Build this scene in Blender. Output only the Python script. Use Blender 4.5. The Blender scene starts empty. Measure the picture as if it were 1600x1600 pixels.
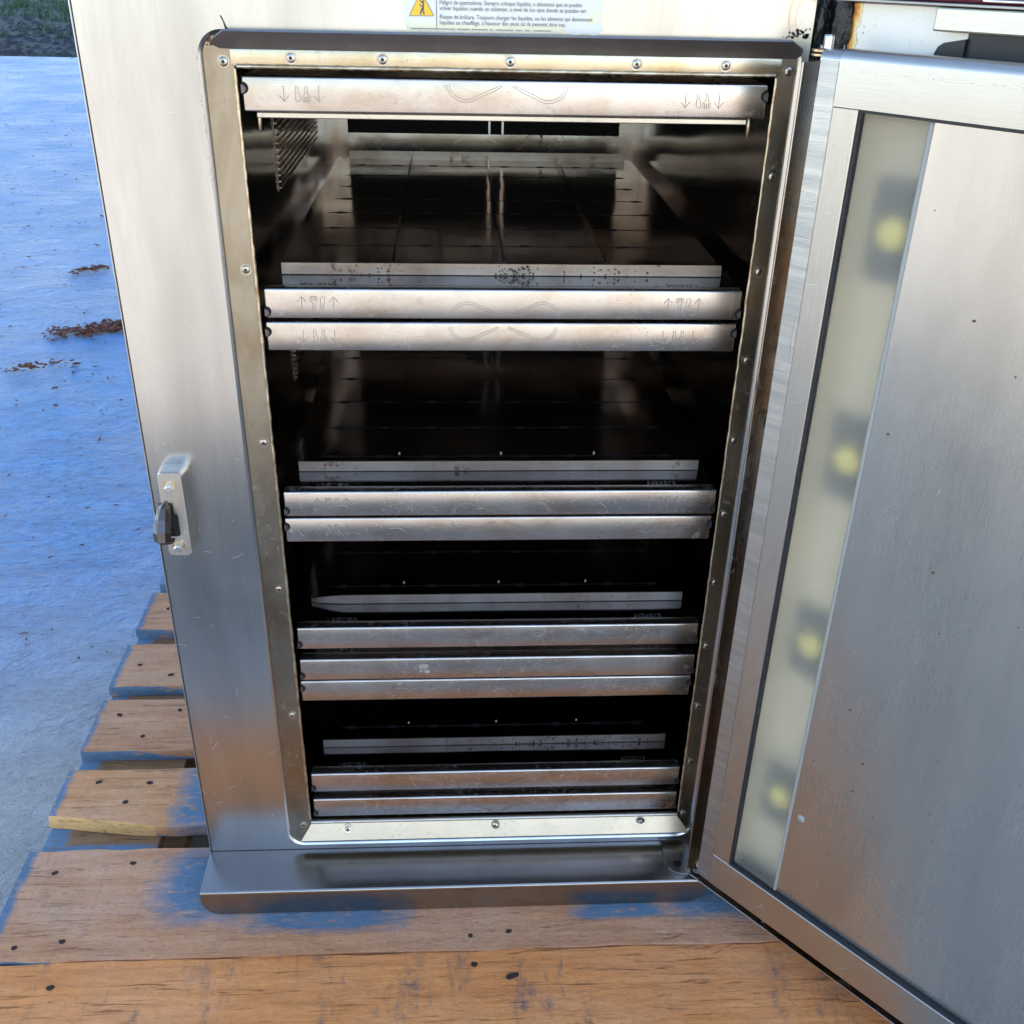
import bpy, bmesh, math, random
from mathutils import Vector, Matrix
R = math.radians
rnd = random.Random(7)
sc = bpy.context.scene
COL = sc.collection

# ------------------------------------------------------------------ camera
cd = bpy.data.cameras.new('camera'); cam = bpy.data.objects.new('camera', cd); COL.objects.link(cam)
cd.sensor_width = 36; cd.lens = 36; cd.clip_start = .02; cd.clip_end = 400
def cam_axes(pitch, yaw, roll):
    cp, sp, cy, sy, cr, sr = math.cos(pitch), math.sin(pitch), math.cos(yaw), math.sin(yaw), math.cos(roll), math.sin(roll)
    f = Vector((sy*cp, cy*cp, -sp)); r = Vector((cy, -sy, 0)); d = f.cross(r)
    return cr*r + sr*d, -sr*r + cr*d, f
r_, d_, f_ = cam_axes(R(28.67413), R(3.592595), R(-1.374537))
m = Matrix((( r_.x, -d_.x, -f_.x, .1583), (r_.y, -d_.y, -f_.y, -.8162), (r_.z, -d_.z, -f_.z, .823), (0, 0, 0, 1)))
cam.matrix_world = m
sc.camera = cam

# ------------------------------------------------------------------ sky, sun, exposure
SUN_EL, SUN_ROT = R(38), R(110)
w = bpy.data.worlds.new('World'); sc.world = w; w.use_nodes = True
wn = w.node_tree.nodes; bg = wn['Background']; bg.inputs['Strength'].default_value = .07
sky = wn.new('ShaderNodeTexSky'); sky.sky_type = 'NISHITA'; sky.sun_disc = False
sky.sun_elevation = SUN_EL; sky.sun_rotation = SUN_ROT; sky.air_density = 1.0; sky.dust_density = .6; sky.ozone_density = 1.0
w.node_tree.links.new(sky.outputs[0], bg.inputs[0])
sl = bpy.data.lights.new('sun', 'SUN'); sl.energy = 5.0; sl.angle = R(.6); sl.color = (1, .945, .87)
so = bpy.data.objects.new('sun', sl); COL.objects.link(so)
sdir = Vector((math.sin(SUN_ROT)*math.cos(SUN_EL), math.cos(SUN_ROT)*math.cos(SUN_EL), math.sin(SUN_EL)))
so.rotation_euler = sdir.to_track_quat('Z', 'Y').to_euler()
sc.view_settings.view_transform = 'Standard'; sc.view_settings.look = 'None'
sc.view_settings.exposure = 3.05; sc.view_settings.gamma = 1
sc.render.engine = 'CYCLES'
sc.cycles.use_denoising = True
sc.cycles.max_bounces = 10; sc.cycles.glossy_bounces = 8; sc.cycles.diffuse_bounces = 4; sc.cycles.transmission_bounces = 6
sc.cycles.sample_clamp_indirect = 6; sc.cycles.caustics_reflective = True

# ------------------------------------------------------------------ node helpers
def new_mat(name):
    mt = bpy.data.materials.new(name); mt.use_nodes = True
    nt = mt.node_tree
    return mt, nt, nt.nodes, nt.links, nt.nodes['Principled BSDF']
def coords(nt, vary=True):
    N, L = nt.nodes, nt.links
    tc = N.new('ShaderNodeTexCoord')
    if not vary: return tc.outputs['Object']
    oi = N.new('ShaderNodeObjectInfo')
    sc_ = N.new('ShaderNodeVectorMath'); sc_.operation = 'SCALE'; sc_.inputs['Scale'].default_value = 3.73
    L.new(oi.outputs['Location'], sc_.inputs[0])
    ad = N.new('ShaderNodeVectorMath'); ad.operation = 'ADD'
    L.new(tc.outputs['Object'], ad.inputs[0]); L.new(sc_.outputs[0], ad.inputs[1])
    return ad.outputs[0]
def noise(nt, vec, scale, detail=4, rough=.55, stretch=(1, 1, 1), loc=(0, 0, 0), dist=0.):
    N, L = nt.nodes, nt.links
    mp = N.new('ShaderNodeMapping'); mp.inputs['Scale'].default_value = stretch; mp.inputs['Location'].default_value = loc
    L.new(vec, mp.inputs[0])
    n = N.new('ShaderNodeTexNoise'); n.inputs['Scale'].default_value = scale; n.inputs['Detail'].default_value = detail
    n.inputs['Roughness'].default_value = rough; n.inputs['Distortion'].default_value = dist
    L.new(mp.outputs[0], n.inputs['Vector'])
    return n.outputs['Fac']
def ramp(nt, fac, stops, interp='LINEAR'):
    n = nt.nodes.new('ShaderNodeValToRGB'); cr = n.color_ramp; cr.interpolation = interp
    while len(cr.elements) < len(stops): cr.elements.new(.5)
    for e, (p, c) in zip(cr.elements, stops):
        e.position = p; e.color = (c, c, c, 1) if not isinstance(c, tuple) else (*c, 1)
    nt.links.new(fac, n.inputs[0]); return n.outputs[0]
def mix(nt, fac, a, b, mode='MIX'):
    n = nt.nodes.new('ShaderNodeMix'); n.data_type = 'RGBA'; n.blend_type = mode
    for v, s in ((fac, n.inputs[0]), (a, n.inputs[6]), (b, n.inputs[7])):
        if isinstance(v, (int, float)): s.default_value = v
        elif isinstance(v, tuple): s.default_value = (*v, 1)
        else: nt.links.new(v, s)
    return n.outputs[2]
def math_(nt, op, a, b=0., clamp=False):
    n = nt.nodes.new('ShaderNodeMath'); n.operation = op; n.use_clamp = clamp
    for v, s in ((a, n.inputs[0]), (b, n.inputs[1])):
        if isinstance(v, (int, float)): s.default_value = v
        else: nt.links.new(v, s)
    return n.outputs[0]
def bump(nt, height, strength, dist, prev=None):
    n = nt.nodes.new('ShaderNodeBump'); n.inputs['Strength'].default_value = strength; n.inputs['Distance'].default_value = dist
    nt.links.new(height, n.inputs['Height'])
    if prev is not None: nt.links.new(prev, n.inputs['Normal'])
    return n.outputs[0]
STR = {'x': (1, 45, 45), 'y': (45, 1, 45), 'z': (45, 45, 1)}

def steel(name, base=(.62, .60, .57), rough=.28, axis='x', brush=.35, stain=None, stain_amt=.5, stain_scale=9, spots=None, spot_amt=.0,
          spot_scale=70, rvar=.10, wavy=0., haze_patch=0., vary=True, scratches=0., metal=1.0, stain_stretch=(1, 1, 1), rusty=False, streak=1.):
    mt, nt, N, L, b = new_mat(name)
    v = coords(nt, vary)
    st = STR.get(axis, (1, 1, 1))
    fine = noise(nt, v, 28, 3, .6, st)
    col = mix(nt, ramp(nt, fine, [(.3, 0.), (.7, 1.)]), tuple(c*(1-.10*streak) for c in base), tuple(min(1, c*(1+.05*streak)) for c in base))
    cloud = noise(nt, v, 6, 5, .6, (1, 1, 1), (3, 1, 2))
    if stain:
        sm = noise(nt, v, stain_scale, 6, .62, stain_stretch, (7, 2, 5), .4)
        fac = ramp(nt, sm, [(.42, 0.), (.66, stain_amt)])
        col = mix(nt, fac, col, stain)
    if spots:
        sp = noise(nt, v, spot_scale, 5, .7, (1, 1, 1), (1, 9, 4))
        big = noise(nt, v, spot_scale*.12, 3, .6, (1, 1, 1), (5, 5, 1))
        f2 = math_(nt, 'MULTIPLY', ramp(nt, sp, [(.56, 0.), (.64, 1.)]), ramp(nt, big, [(.48, 0.), (.62, spot_amt)]))
        col = mix(nt, f2, col, spots)
    if rusty:      # rust water runs and a bronzed bloom beside the top hinge
        gp = N.new('ShaderNodeNewGeometry'); sx = N.new('ShaderNodeSeparateXYZ'); L.new(gp.outputs['Position'], sx.inputs[0])
        wob = math_(nt, 'MULTIPLY', math_(nt, 'SUBTRACT', noise(nt, gp.outputs['Position'], 60, 3, .6), .5), .008)
        up_z = math_(nt, 'MULTIPLY', math_(nt, 'SUBTRACT', sx.outputs[2], .7725), 400., True)
        for px, wd, am in ((.4035, .0009, .85), (.4085, .0007, .6), (.3945, .0006, .3), (.405, .012, .30)):
            d1 = math_(nt, 'ABSOLUTE', math_(nt, 'SUBTRACT', math_(nt, 'ADD', sx.outputs[0], wob), px))
            fx = math_(nt, 'MULTIPLY', math_(nt, 'SUBTRACT', 1., math_(nt, 'DIVIDE', d1, wd)), am*1.6, True)
            fx = math_(nt, 'MULTIPLY', math_(nt, 'MULTIPLY', fx, up_z), ramp(nt, noise(nt, gp.outputs['Position'], 90, 4, .6, (1, 1, .3)), [(.3, .3), (.6, am)]))
            col = mix(nt, fx, col, (.40, .20, .06))
    L.new(col, b.inputs['Base Color'])
    b.inputs['Metallic'].default_value = metal
    rr = mix(nt, cloud, (max(.03, rough-rvar),)*3, (rough+rvar,)*3)
    rr = mix(nt, .25*streak, rr, ramp(nt, fine, [(.3, max(.03, rough-rvar)), (.7, rough+rvar)]))
    if spots: rr = mix(nt, f2, rr, (.8, .8, .8))
    L.new(rr, b.inputs['Roughness'])
    if spots:
        L.new(math_(nt, 'SUBTRACT', metal, f2), b.inputs['Metallic'])
        L.new(math_(nt, 'SUBTRACT', .5, math_(nt, 'MULTIPLY', f2, .4)), b.inputs['Specular IOR Level'])
    nrm = bump(nt, noise(nt, v, 60, 2, .5, st), brush*.25, .0006)
    if scratches:
        w1 = N.new('ShaderNodeTexWave')
        s1 = noise(nt, v, 9, 2, .5, (1, 1, 30) if axis == 'z' else (30, 1, 1), (0, 0, 0), 1.5)
        nrm = bump(nt, ramp(nt, s1, [(.68, 0.), (.72, 1.)]), scratches, .0006, nrm)
    if wavy: nrm = bump(nt, noise(nt, v, 7, 1, .4, (1, 1, 1)), wavy, .02, nrm)
    L.new(nrm, b.inputs['Normal'])
    return mt
def plain(name, colr, rough=.6, metal=0., nz=0., bmp=0., bscale=200, cscale=40):
    mt, nt, N, L, b = new_mat(name)
    b.inputs['Roughness'].default_value = rough; b.inputs['Metallic'].default_value = metal
    v = coords(nt)
    n = noise(nt, v, cscale, 5, .6)
    L.new(mix(nt, n, tuple(max(0, c*(1-nz)) for c in colr), tuple(min(1, c*(1+nz)) for c in colr)), b.inputs['Base Color'])
    if bmp: L.new(bump(nt, noise(nt, v, bscale, 5, .6), bmp, .002), b.inputs['Normal'])
    return mt

M = {}
M['panel'] = steel('brushed_steel_panel', (.555, .545, .53), .23, 'z', .35, (.38, .37, .355), .75, 4, None, 0, 70, .12, stain_stretch=(3, 1, .6), rusty=True, streak=.6)
M['body'] = steel('brushed_steel_side', (.55, .54, .53), .35, 'z', .4)
M['flange'] = steel('heat_tinted_flange', (.34, .30, .24), .30, 'z', .4, (.21, .155, .095), .8, 12, (.12, .055, .025), .55, 170, .12, wavy=.06, stain_stretch=(1.5, 1, .8), streak=.4)
M['top_trim'] = steel('heat_tinted_trim', (.62, .54, .40), .30, 'x', .5, (.42, .28, .12), .75, 12, (.16, .07, .03), .4, 170, .10)
M['lip'] = steel('dark_lip_steel', (.36, .35, .34), .38, 'x', .3, (.25, .2, .16), .3, 20)
M['bright'] = steel('bright_steel_trim', (.60, .535, .45), .36, 'x', .4, (.42, .38, .33), .5, 12, (.12, .08, .05), .22, 220)
M['bar'] = steel('jet_plate_front', (.56, .515, .48), .27, 'x', .22, (.43, .35, .29), .85, 24, (.30, .17, .10), .2, 160, .13, stain_stretch=(.8, 1, 1.2), scratches=.15, streak=.35)
M['deck'] = steel('jet_plate_deck', (.50, .46, .43), .10, 'x', .10, (.26, .21, .18), .7, 8, None, 0, 90, .05, wavy=.16)
M['lipbar'] = steel('deck_lip', (.24, .205, .175), .30, 'x', .4, (.14, .095, .075), .7, 14, (.08, .025, .015), .8, 110, .08)
M['cavity'] = steel('burnt_cavity_steel', (.44, .375, .31), .12, 'z', .12, (.20, .155, .12), .7, 7, None, 0, 60, .06, wavy=.12)
M['back'] = steel('burnt_back_wall', (.55, .50, .45), .24, 'x', .2, (.20, .13, .09), .8, 10, (.03, .02, .015), .8, 70, .08, wavy=.08)
M['screw'] = steel('screw_steel', (.52, .48, .42), .25, 'none', .1, (.2, .13, .08), .5, 60)
M['socket'] = plain('screw_socket', (.02, .017, .015), .7)
M['bead'] = steel('braided_seal', (.62, .54, .40), .35, 'none', .9, (.3, .18, .07), .8, 90, None, 0, 70, .12)
M['skirt'] = steel('skirt_steel', (.34, .31, .285), .20, 'x', .25, (.36, .33, .31), .3, 6, None, 0, 120, .05, wavy=.015)
M['rail'] = steel('door_rail_steel', (.53, .495, .445), .36, 'z', .35, (.50, .45, .40), .45, 8, (.2, .15, .1), .12, 220, .07, scratches=.08)
M['rail_x'] = steel('door_rail_steel_cross', (.53, .495, .445), .36, 'x', .35, (.50, .45, .40), .45, 8, (.2, .15, .1), .12, 220, .07, scratches=.08)
M['grind'] = steel('door_ground_strip', (.45, .44, .42), .36, 'x', 1.0, (.60, .58, .55), .8, 26, None, 0, 70, .16, stain_stretch=(.12, 1, 6), scratches=.4)
M['shell'] = steel('door_shell_steel', (.50, .47, .44), .28, 'z', .3, (.34, .19, .07), .95, 7, (.03, .018, .012), .8, 40, .08)
M['pane'] = steel('door_smoked_pane', (.56, .54, .50), .27, 'z', .10, (.40, .38, .345), .85, 2.4, None, 0, 110, .12, metal=.91, stain_stretch=(2.6, 1, .55), streak=.5)
M['bead_grey'] = plain('pane_seam_sealant', (.30, .295, .27), .4)
M['gasket'] = plain('black_rubber', (.015, .015, .018), .5)
M['grease'] = plain('burnt_grease', (.012, .010, .009), .22, 0, .5, .9, 160)
M['rust'] = plain('rust_stain', (.17, .055, .02), .85, 0, .6, .4, 200, 60)
M['white_steel'] = steel('pale_steel_panel', (.80, .78, .75), .42, 'none', .3, (.72, .66, .58), .4, 9, (.15, .1, .08), .5, 190)
mt, nt, N, L, b = new_mat('rusted_pale_panel')
v = coords(nt, False); sx = N.new('ShaderNodeSeparateXYZ'); L.new(v, sx.inputs[0])
t = math_(nt, 'ADD', sx.outputs[0], math_(nt, 'MULTIPLY', math_(nt, 'SUBTRACT', noise(nt, v, 130, 5, .65, (1, 1, .5)), .5), .012))
c0 = ramp(nt, math_(nt, 'DIVIDE', t, .03), [(.16, (.012, .010, .010)), (.20, (.22, .03, .02)), (.27, (.55, .20, .02)), (.36, (.72, .52, .20)), (.47, (.78, .74, .66)), (1., (.78, .75, .71))])
run = math_(nt, 'MULTIPLY', math_(nt, 'SUBTRACT', 1., math_(nt, 'DIVIDE', math_(nt, 'ABSOLUTE', math_(nt, 'SUBTRACT', t, .0135)), .0007)), .8, True)
c0 = mix(nt, run, c0, (.50, .24, .05))
c0 = mix(nt, ramp(nt, noise(nt, v, 190, 5, .7), [(.64, 0.), (.70, .7)]), c0, (.16, .11, .08))
L.new(c0, b.inputs['Base Color']); b.inputs['Roughness'].default_value = .4; b.inputs['Metallic'].default_value = .35
M['white_steel'] = mt
M['bar_steel'] = steel('pale_bar_steel', (.62, .60, .50), .38, 'x', .9, (.70, .66, .52), .5, 22)
M['dark_recess'] = plain('dark_recess', (.022, .024, .03), .35, .3)
M['red'] = plain('dark_red_trim', (.10, .012, .018), .25)
M['line'] = plain('engraved_line', (.36, .305, .27), .45, .7)
M['emboss'] = steel('embossed_edge', (.26, .235, .22), .3, 'none')
M['slot'] = plain('jet_slot_dark', (.004, .004, .005), .8)
M['label'] = plain('label_vinyl', (.74, .72, .64), .45, 0, .04, .1, 60, 20)
M['label_aged'] = plain('label_vinyl_yellowed', (.78, .72, .50), .5, 0, .08, .1, 60, 20)
M['ink'] = plain('label_ink', (.13, .12, .12), .6)
M['yellow'] = plain('hazard_yellow', (.85, .52, .03), .5)
M['lampcream'] = plain('light_channel_cream', (.70, .61, .44), .5, 0, .25, 0, 200, 9)
M['lamp_mount'] = plain('lamp_board_grey', (.16, .16, .145), .6)
M['led'] = plain('led_phosphor', (.95, .80, .25), .35)
mt, nt, N, L, b = new_mat('frosted_cover')
b.inputs['Base Color'].default_value = (.96, .93, .86, 1); b.inputs['Transmission Weight'].default_value = .92; b.inputs['IOR'].default_value = 1.45
v = coords(nt); L.new(ramp(nt, noise(nt, v, 9, 4, .6), [(.3, .80), (.7, .9)]), b.inputs['Roughness'])
M['frost'] = mt
M['zinc'] = steel('zinc_bolt', (.78, .77, .76), .25, 'none', .1)
M['iron'] = steel('dark_iron', (.14, .133, .13), .35, 'none', .4, (.12, .07, .05), .6, 60)
M['latch'] = steel('latch_plate_steel', (.66, .62, .57), .33, 'z', .4, (.5, .42, .36), .4, 40, (.2, .09, .04), .5, 200)
M['brass'] = steel('rusty_washer', (.70, .60, .42), .35, 'none', .2, (.4, .2, .06), .8, 200)

# wood --------------------------------------------------------------
def wood(name, light, dark, grey=.45, paint=(), smudge=0., rough_saw=.6, bare=False):
    """paint: list of (x, y, rx, ry) blue sprayed patches in world metres"""
    mt, nt, N, L, b = new_mat(name)
    geo = N.new('ShaderNodeNewGeometry'); P = geo.outputs['Position']
    oi = N.new('ShaderNodeObjectInfo'); ad = N.new('ShaderNodeVectorMath'); ad.operation = 'ADD'
    sc_ = N.new('ShaderNodeVectorMath'); sc_.operation = 'SCALE'; sc_.inputs['Scale'].default_value = 2.1
    L.new(oi.outputs['Location'], sc_.inputs[0]); L.new(P, ad.inputs[0]); L.new(sc_.outputs[0], ad.inputs[1]); V = ad.outputs[0]
    g1 = noise(nt, V, 6, 6, .65, (1.2, 14, 14), (0, 0, 0), .6)
    g2 = noise(nt, V, 26, 6, .7, (1, 5, 5), (2, 3, 1), .5)
    g3 = noise(nt, V, 170, 4, .7, (1, 2, 2))
    col = mix(nt, ramp(nt, g1, [(.28, 0.), (.74, 1.)]), dark, light)
    col = mix(nt, ramp(nt, g2, [(.34, .38), (.56, 0.)]), col, tuple(c*.7 for c in dark))
    wz = noise(nt, V, 7, 5, .65, (1, 2.2, 1), (4, 4, 4))
    col = mix(nt, ramp(nt, wz, [(.45, 0.), (.70, grey)]), col, (.88, .58, .43))
    crack = noise(nt, V, 15, 5, .6, (1, 16, 16), (8, 1, 0), 1.2)
    ck = ramp(nt, crack, [(.60, 0.), (.68, .75)])
    col = mix(nt, ck, col, tuple(c*.35 for c in dark))
    if smudge:
        s1 = noise(nt, V, 10, 6, .7, (3.0, 1.0, 1), (11, 3, 2), .3); s2 = noise(nt, V, 55, 5, .75, (1, 1, 1), (3, 3, 2))
        f = math_(nt, 'MULTIPLY', ramp(nt, s1, [(.54, 0.), (.66, smudge)]), ramp(nt, s2, [(.40, .15), (.60, 1.)]))
        col = mix(nt, f, col, (.13, .12, .12))
    saw = noise(nt, V, 9, 4, .6, (26, 1.5, 1.5), (1, 5, 3), .4)
    col = mix(nt, ramp(nt, saw, [(.38, .07), (.55, 0.)]), col, tuple(c*.7 for c in dark))
    col = mix(nt, ramp(nt, g3, [(.36, .24), (.5, 0.)]), col, tuple(c*.6 for c in dark))
    # blue paint
    sx = N.new('ShaderNodeSeparateXYZ'); L.new(P, sx.inputs[0])
    wob = math_(nt, 'SUBTRACT', noise(nt, P, 38, 8, .75, (.6, 1, 1)), .5)
    total = None
    for (px, py, rx, ry) in paint:
        dx = math_(nt, 'DIVIDE', math_(nt, 'SUBTRACT', sx.outputs[0], px), rx); dy = math_(nt, 'DIVIDE', math_(nt, 'SUBTRACT', sx.outputs[1], py), ry)
        d2 = math_(nt, 'POWER', math_(nt, 'ADD', math_(nt, 'POWER', math_(nt, 'ABSOLUTE', dx), 4.), math_(nt, 'POWER', math_(nt, 'ABSOLUTE', dy), 4.)), .25)
        fx = math_(nt, 'SUBTRACT', 1.0, math_(nt, 'ADD', d2, math_(nt, 'MULTIPLY', wob, .9)))
        fx = math_(nt, 'MULTIPLY', fx, 2.2, True)
        total = fx if total is None else math_(nt, 'MAXIMUM', total, fx)
    ends = math_(nt, 'MULTIPLY', math_(nt, 'SUBTRACT', math_(nt, 'MULTIPLY', wob, .022), math_(nt, 'ADD', sx.outputs[0], .3085)), 160., True)
    total = ends if total is None else math_(nt, 'MAXIMUM', total, ends)
    nz = N.new('ShaderNodeSeparateXYZ'); L.new(geo.outputs['True Normal'], nz.inputs[0])
    front = math_(nt, 'LESS_THAN', nz.outputs[1], -.5)
    # sprayed wedge along front edges: blue left, fading to bare wood rightwards
    wedge = math_(nt, 'MULTIPLY', math_(nt, 'SUBTRACT', -.205, math_(nt, 'ADD', math_(nt, 'ADD', sx.outputs[0], math_(nt, 'MULTIPLY', wob, .03)), math_(nt, 'MULTIPLY', math_(nt, 'ADD', sx.outputs[2], .0815), 5.))), 60., True)
    total = math_(nt, 'MAXIMUM', total, math_(nt, 'MULTIPLY', front, wedge))
    wear = ramp(nt, noise(nt, V, 40, 6, .75, (1, 3, 3), (6, 1, 2)), [(.36, .12), (.46, .95)])
    total = math_(nt, 'MULTIPLY', total, wear)
    bl = mix(nt, noise(nt, V, 30, 5, .6), (.09, .20, .32), (.16, .29, .41))
    if not bare: col = mix(nt, total, col, bl)
    L.new(col, b.inputs['Base Color']); b.inputs['Roughness'].default_value = .78; b.inputs['Specular IOR Level'].default_value = .25
    n1 = bump(nt, g1, .35, .003); n2 = bump(nt, noise(nt, V, 120, 7, .8, (.7, 1.3, 1)), rough_saw, .0075, n1); n3 = bump(nt, ck, .6, -.002, n2)
    L.new(n3, b.inputs['Normal'])
    return mt
M['wood2'] = wood('pallet_wood_weathered', (.95, .49, .26), (.70, .295, .135), .4, [(-.108, -.018, .072, .062), (.44, -.050, .075, .036), (.02, -.066, .10, .022), (.33, -.066, .06, .014)], .3, .9)
M['wood1'] = wood('pallet_wood_orange', (.95, .385, .125), (.70, .24, .072), .15, [], .9, .5)
M['wood3'] = wood('pallet_wood_pale', (.94, .46, .21), (.70, .285, .11), .3, [(-.135, .115, .050, .07)], .1, .8)
M['wood4'] = wood('pallet_wood_brown', (.90, .45, .235), (.64, .27, .125), .3, [], .1, .9)
M['raw'] = wood('pallet_wood_broken', (.88, .52, .20), (.72, .38, .13), .05, [], 0, .6, True)
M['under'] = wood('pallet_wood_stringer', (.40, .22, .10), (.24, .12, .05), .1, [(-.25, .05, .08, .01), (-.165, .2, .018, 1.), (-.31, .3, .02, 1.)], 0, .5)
M['nail'] = plain('rusty_nail_hole', (.034, .019, .013), .95, 0, .5)

# ground ------------------------------------------------------------
mt, nt, N, L, b = new_mat('skylight_blue_concrete')
geo = N.new('ShaderNodeNewGeometry'); P = geo.outputs['Position']
c1 = noise(nt, P, 2.2, 6, .6, (1, 1, 1)); c2 = noise(nt, P, 30, 6, .7, (1, 1.6, 1)); c3 = noise(nt, P, 120, 4, .7)
col = mix(nt, ramp(nt, c1, [(.3, 0.), (.7, 1.)]), (.045, .215, .52), (.085, .31, .65))  # sky's blue light put into the base colour
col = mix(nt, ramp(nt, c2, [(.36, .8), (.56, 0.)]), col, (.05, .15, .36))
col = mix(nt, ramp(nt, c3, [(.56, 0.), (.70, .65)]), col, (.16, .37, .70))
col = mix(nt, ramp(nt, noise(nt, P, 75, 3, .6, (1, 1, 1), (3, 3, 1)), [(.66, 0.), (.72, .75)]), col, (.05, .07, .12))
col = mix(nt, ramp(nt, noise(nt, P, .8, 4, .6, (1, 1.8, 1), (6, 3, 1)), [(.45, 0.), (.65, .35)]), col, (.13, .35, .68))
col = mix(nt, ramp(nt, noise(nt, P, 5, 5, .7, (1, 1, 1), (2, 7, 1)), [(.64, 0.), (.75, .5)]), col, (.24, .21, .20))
sy = N.new('ShaderNodeSeparateXYZ'); L.new(P, sy.inputs[0])      # grey concrete in front, blue skylight painted into the colour behind
near_grey = math_(nt, 'SUBTRACT', 1.4, math_(nt, 'ADD', math_(nt, 'MULTIPLY', math_(nt, 'ADD', sy.outputs[1], .0), 1.5), math_(nt, 'MULTIPLY', math_(nt, 'SUBTRACT', noise(nt, P, 1.6, 5, .65, (1, 1, 1), (9, 2, 2)), .5), .9)), True)
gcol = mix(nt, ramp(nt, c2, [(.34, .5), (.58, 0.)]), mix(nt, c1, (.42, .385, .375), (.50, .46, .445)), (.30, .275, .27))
col = mix(nt, near_grey, col, gcol)
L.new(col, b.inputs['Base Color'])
L.new(ramp(nt, c1, [(.3, .28), (.7, .45)]), b.inputs['Roughness'])
b.inputs['Specular IOR Level'].default_value = .4
n1 = bump(nt, noise(nt, P, 5, 8, .7, (1, 2.0, 1), (0, 0, 0), .5), .8, .06); n2 = bump(nt, c2, .8, .012, n1); n3 = bump(nt, noise(nt, P, 160, 4, .7), .35, .003, n2)
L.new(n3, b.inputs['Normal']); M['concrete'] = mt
M['added_far_lot'] = plain('added_far_lot_grey', (.125, .118, .11), .9, 0, .4, .6, 30, 4)
M['reflection_ground'] = plain('reflection_ground_grey', (.165, .156, .146), .8, 0, .45, .4, 60, .9)
mt, nt, N, L, b = new_mat('dark_gravel')
geo = N.new('ShaderNodeNewGeometry'); P = geo.outputs['Position']
c1 = noise(nt, P, 7, 6, .75); c2 = noise(nt, P, 1.2, 5, .6, (1, 1, 1), (3, 1, 0))
col = mix(nt, ramp(nt, c1, [(.35, 0.), (.7, 1.)]), (.018, .022, .032), (.085, .09, .11))
sy = N.new('ShaderNodeSeparateXYZ'); L.new(P, sy.inputs[0])
gf = math_(nt, 'ADD', ramp(nt, c2, [(.50, 0.), (.64, .8)]), math_(nt, 'MULTIPLY', math_(nt, 'SUBTRACT', sy.outputs[1], 17.), .12, True), True)
col = mix(nt, gf, col, mix(nt, c1, (.02, .04, .025), (.10, .16, .09)))
L.new(col, b.inputs['Base Color']); b.inputs['Roughness'].default_value = .85
L.new(bump(nt, noise(nt, P, 9, 6, .7), 1.0, .12), b.inputs['Normal']); M['gravel'] = mt
M['leaf'] = plain('dead_leaf', (.13, .045, .022), .8, 0, .6, 0, 200, 25)
M['grass'] = plain('grass_blade', (.06, .11, .05), .7, 0, .5)
M['render'] = plain('shade_building_render', (.50, .48, .45), .85, 0, .1, .3, 30, 3)
M['wall_glass'] = plain('shade_building_glass', (.05, .06, .07), .08)

# ------------------------------------------------------------------ mesh helpers
def mesh_from(name, bm, mats, smooth=None):
    me = bpy.data.meshes.new(name)
    bmesh.ops.recalc_face_normals(bm, faces=bm.faces[:]) if bm.faces else None
    bm.to_mesh(me); bm.free()
    for mm in (mats if isinstance(mats, (list, tuple)) else [mats]): me.materials.append(mm)
    if smooth is not None:
        for p in me.polygons: p.use_smooth = True
        me.set_sharp_from_angle(angle=R(smooth))
    return me
def link(name, me, parent=None, loc=None, world=True):
    o = bpy.data.objects.new(name, me); COL.objects.link(o)
    if parent is not None:
        o.parent = parent
        if loc is None and world and parent.parent is None and not parent.get('local'):
            o.location = -parent.location
    if loc is not None: o.location = loc
    return o
def obj(name, bm, mats, parent=None, smooth=None, loc=None): return link(name, mesh_from(name, bm, mats, smooth), parent, loc)
def thing(name, label, cat, loc=(0, 0, 0), rz=0, group=None, local=False):
    o = bpy.data.objects.new(name, None); COL.objects.link(o); o.location = loc; o.rotation_euler = (0, 0, rz); o.empty_display_size = .05
    tag(o, label, cat, group)
    if local: o['local'] = 1
    return o
def tag(o, label, cat, group=None):
    o['label'] = label; o['category'] = cat
    if group: o['group'] = group
def struct(o, kind='structure'): o['kind'] = kind; return o
def box(bm, x0, x1, y0, y1, z0, z1, bev=0., seg=2, mi=0):
    vs = [bm.verts.new((x, y, z)) for x in (x0, x1) for y in (y0, y1) for z in (z0, z1)]
    fs = [bm.faces.new([vs[i] for i in q]) for q in ((0, 1, 3, 2), (4, 6, 7, 5), (0, 4, 5, 1), (2, 3, 7, 6), (0, 2, 6, 4), (1, 5, 7, 3))]
    for f in fs: f.material_index = mi
    if bev:
        es = list({e for f in fs for e in f.edges})
        r = bmesh.ops.bevel(bm, geom=es, offset=bev, segments=seg, profile=.5, affect='EDGES', clamp_overlap=True)
        for f in r['faces']: f.material_index = mi
    return fs
def B(x0, x1, y0, y1, z0, z1, bev=0., seg=2):
    bm = bmesh.new(); box(bm, x0, x1, y0, y1, z0, z1, bev, seg); return bm
def cyl(bm, c, axis, r, h, n=16, r2=None, mi=0, bev=0):
    """cylinder starting at c going h along axis"""
    r2 = r if r2 is None else r2
    a = Vector(axis).normalized(); u = a.orthogonal().normalized(); v = a.cross(u); c = Vector(c)
    A = [bm.verts.new(c + r*(math.cos(t)*u + math.sin(t)*v)) for t in [2*math.pi*i/n for i in range(n)]]
    D = [bm.verts.new(c + a*h + r2*(math.cos(t)*u + math.sin(t)*v)) for t in [2*math.pi*i/n for i in range(n)]]
    fs = [bm.faces.new((A[i], A[(i+1) % n], D[(i+1) % n], D[i])) for i in range(n)]
    fs += [bm.faces.new(A[::-1]), bm.faces.new(D)]
    for f in fs: f.material_index = mi
    return fs
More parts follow.
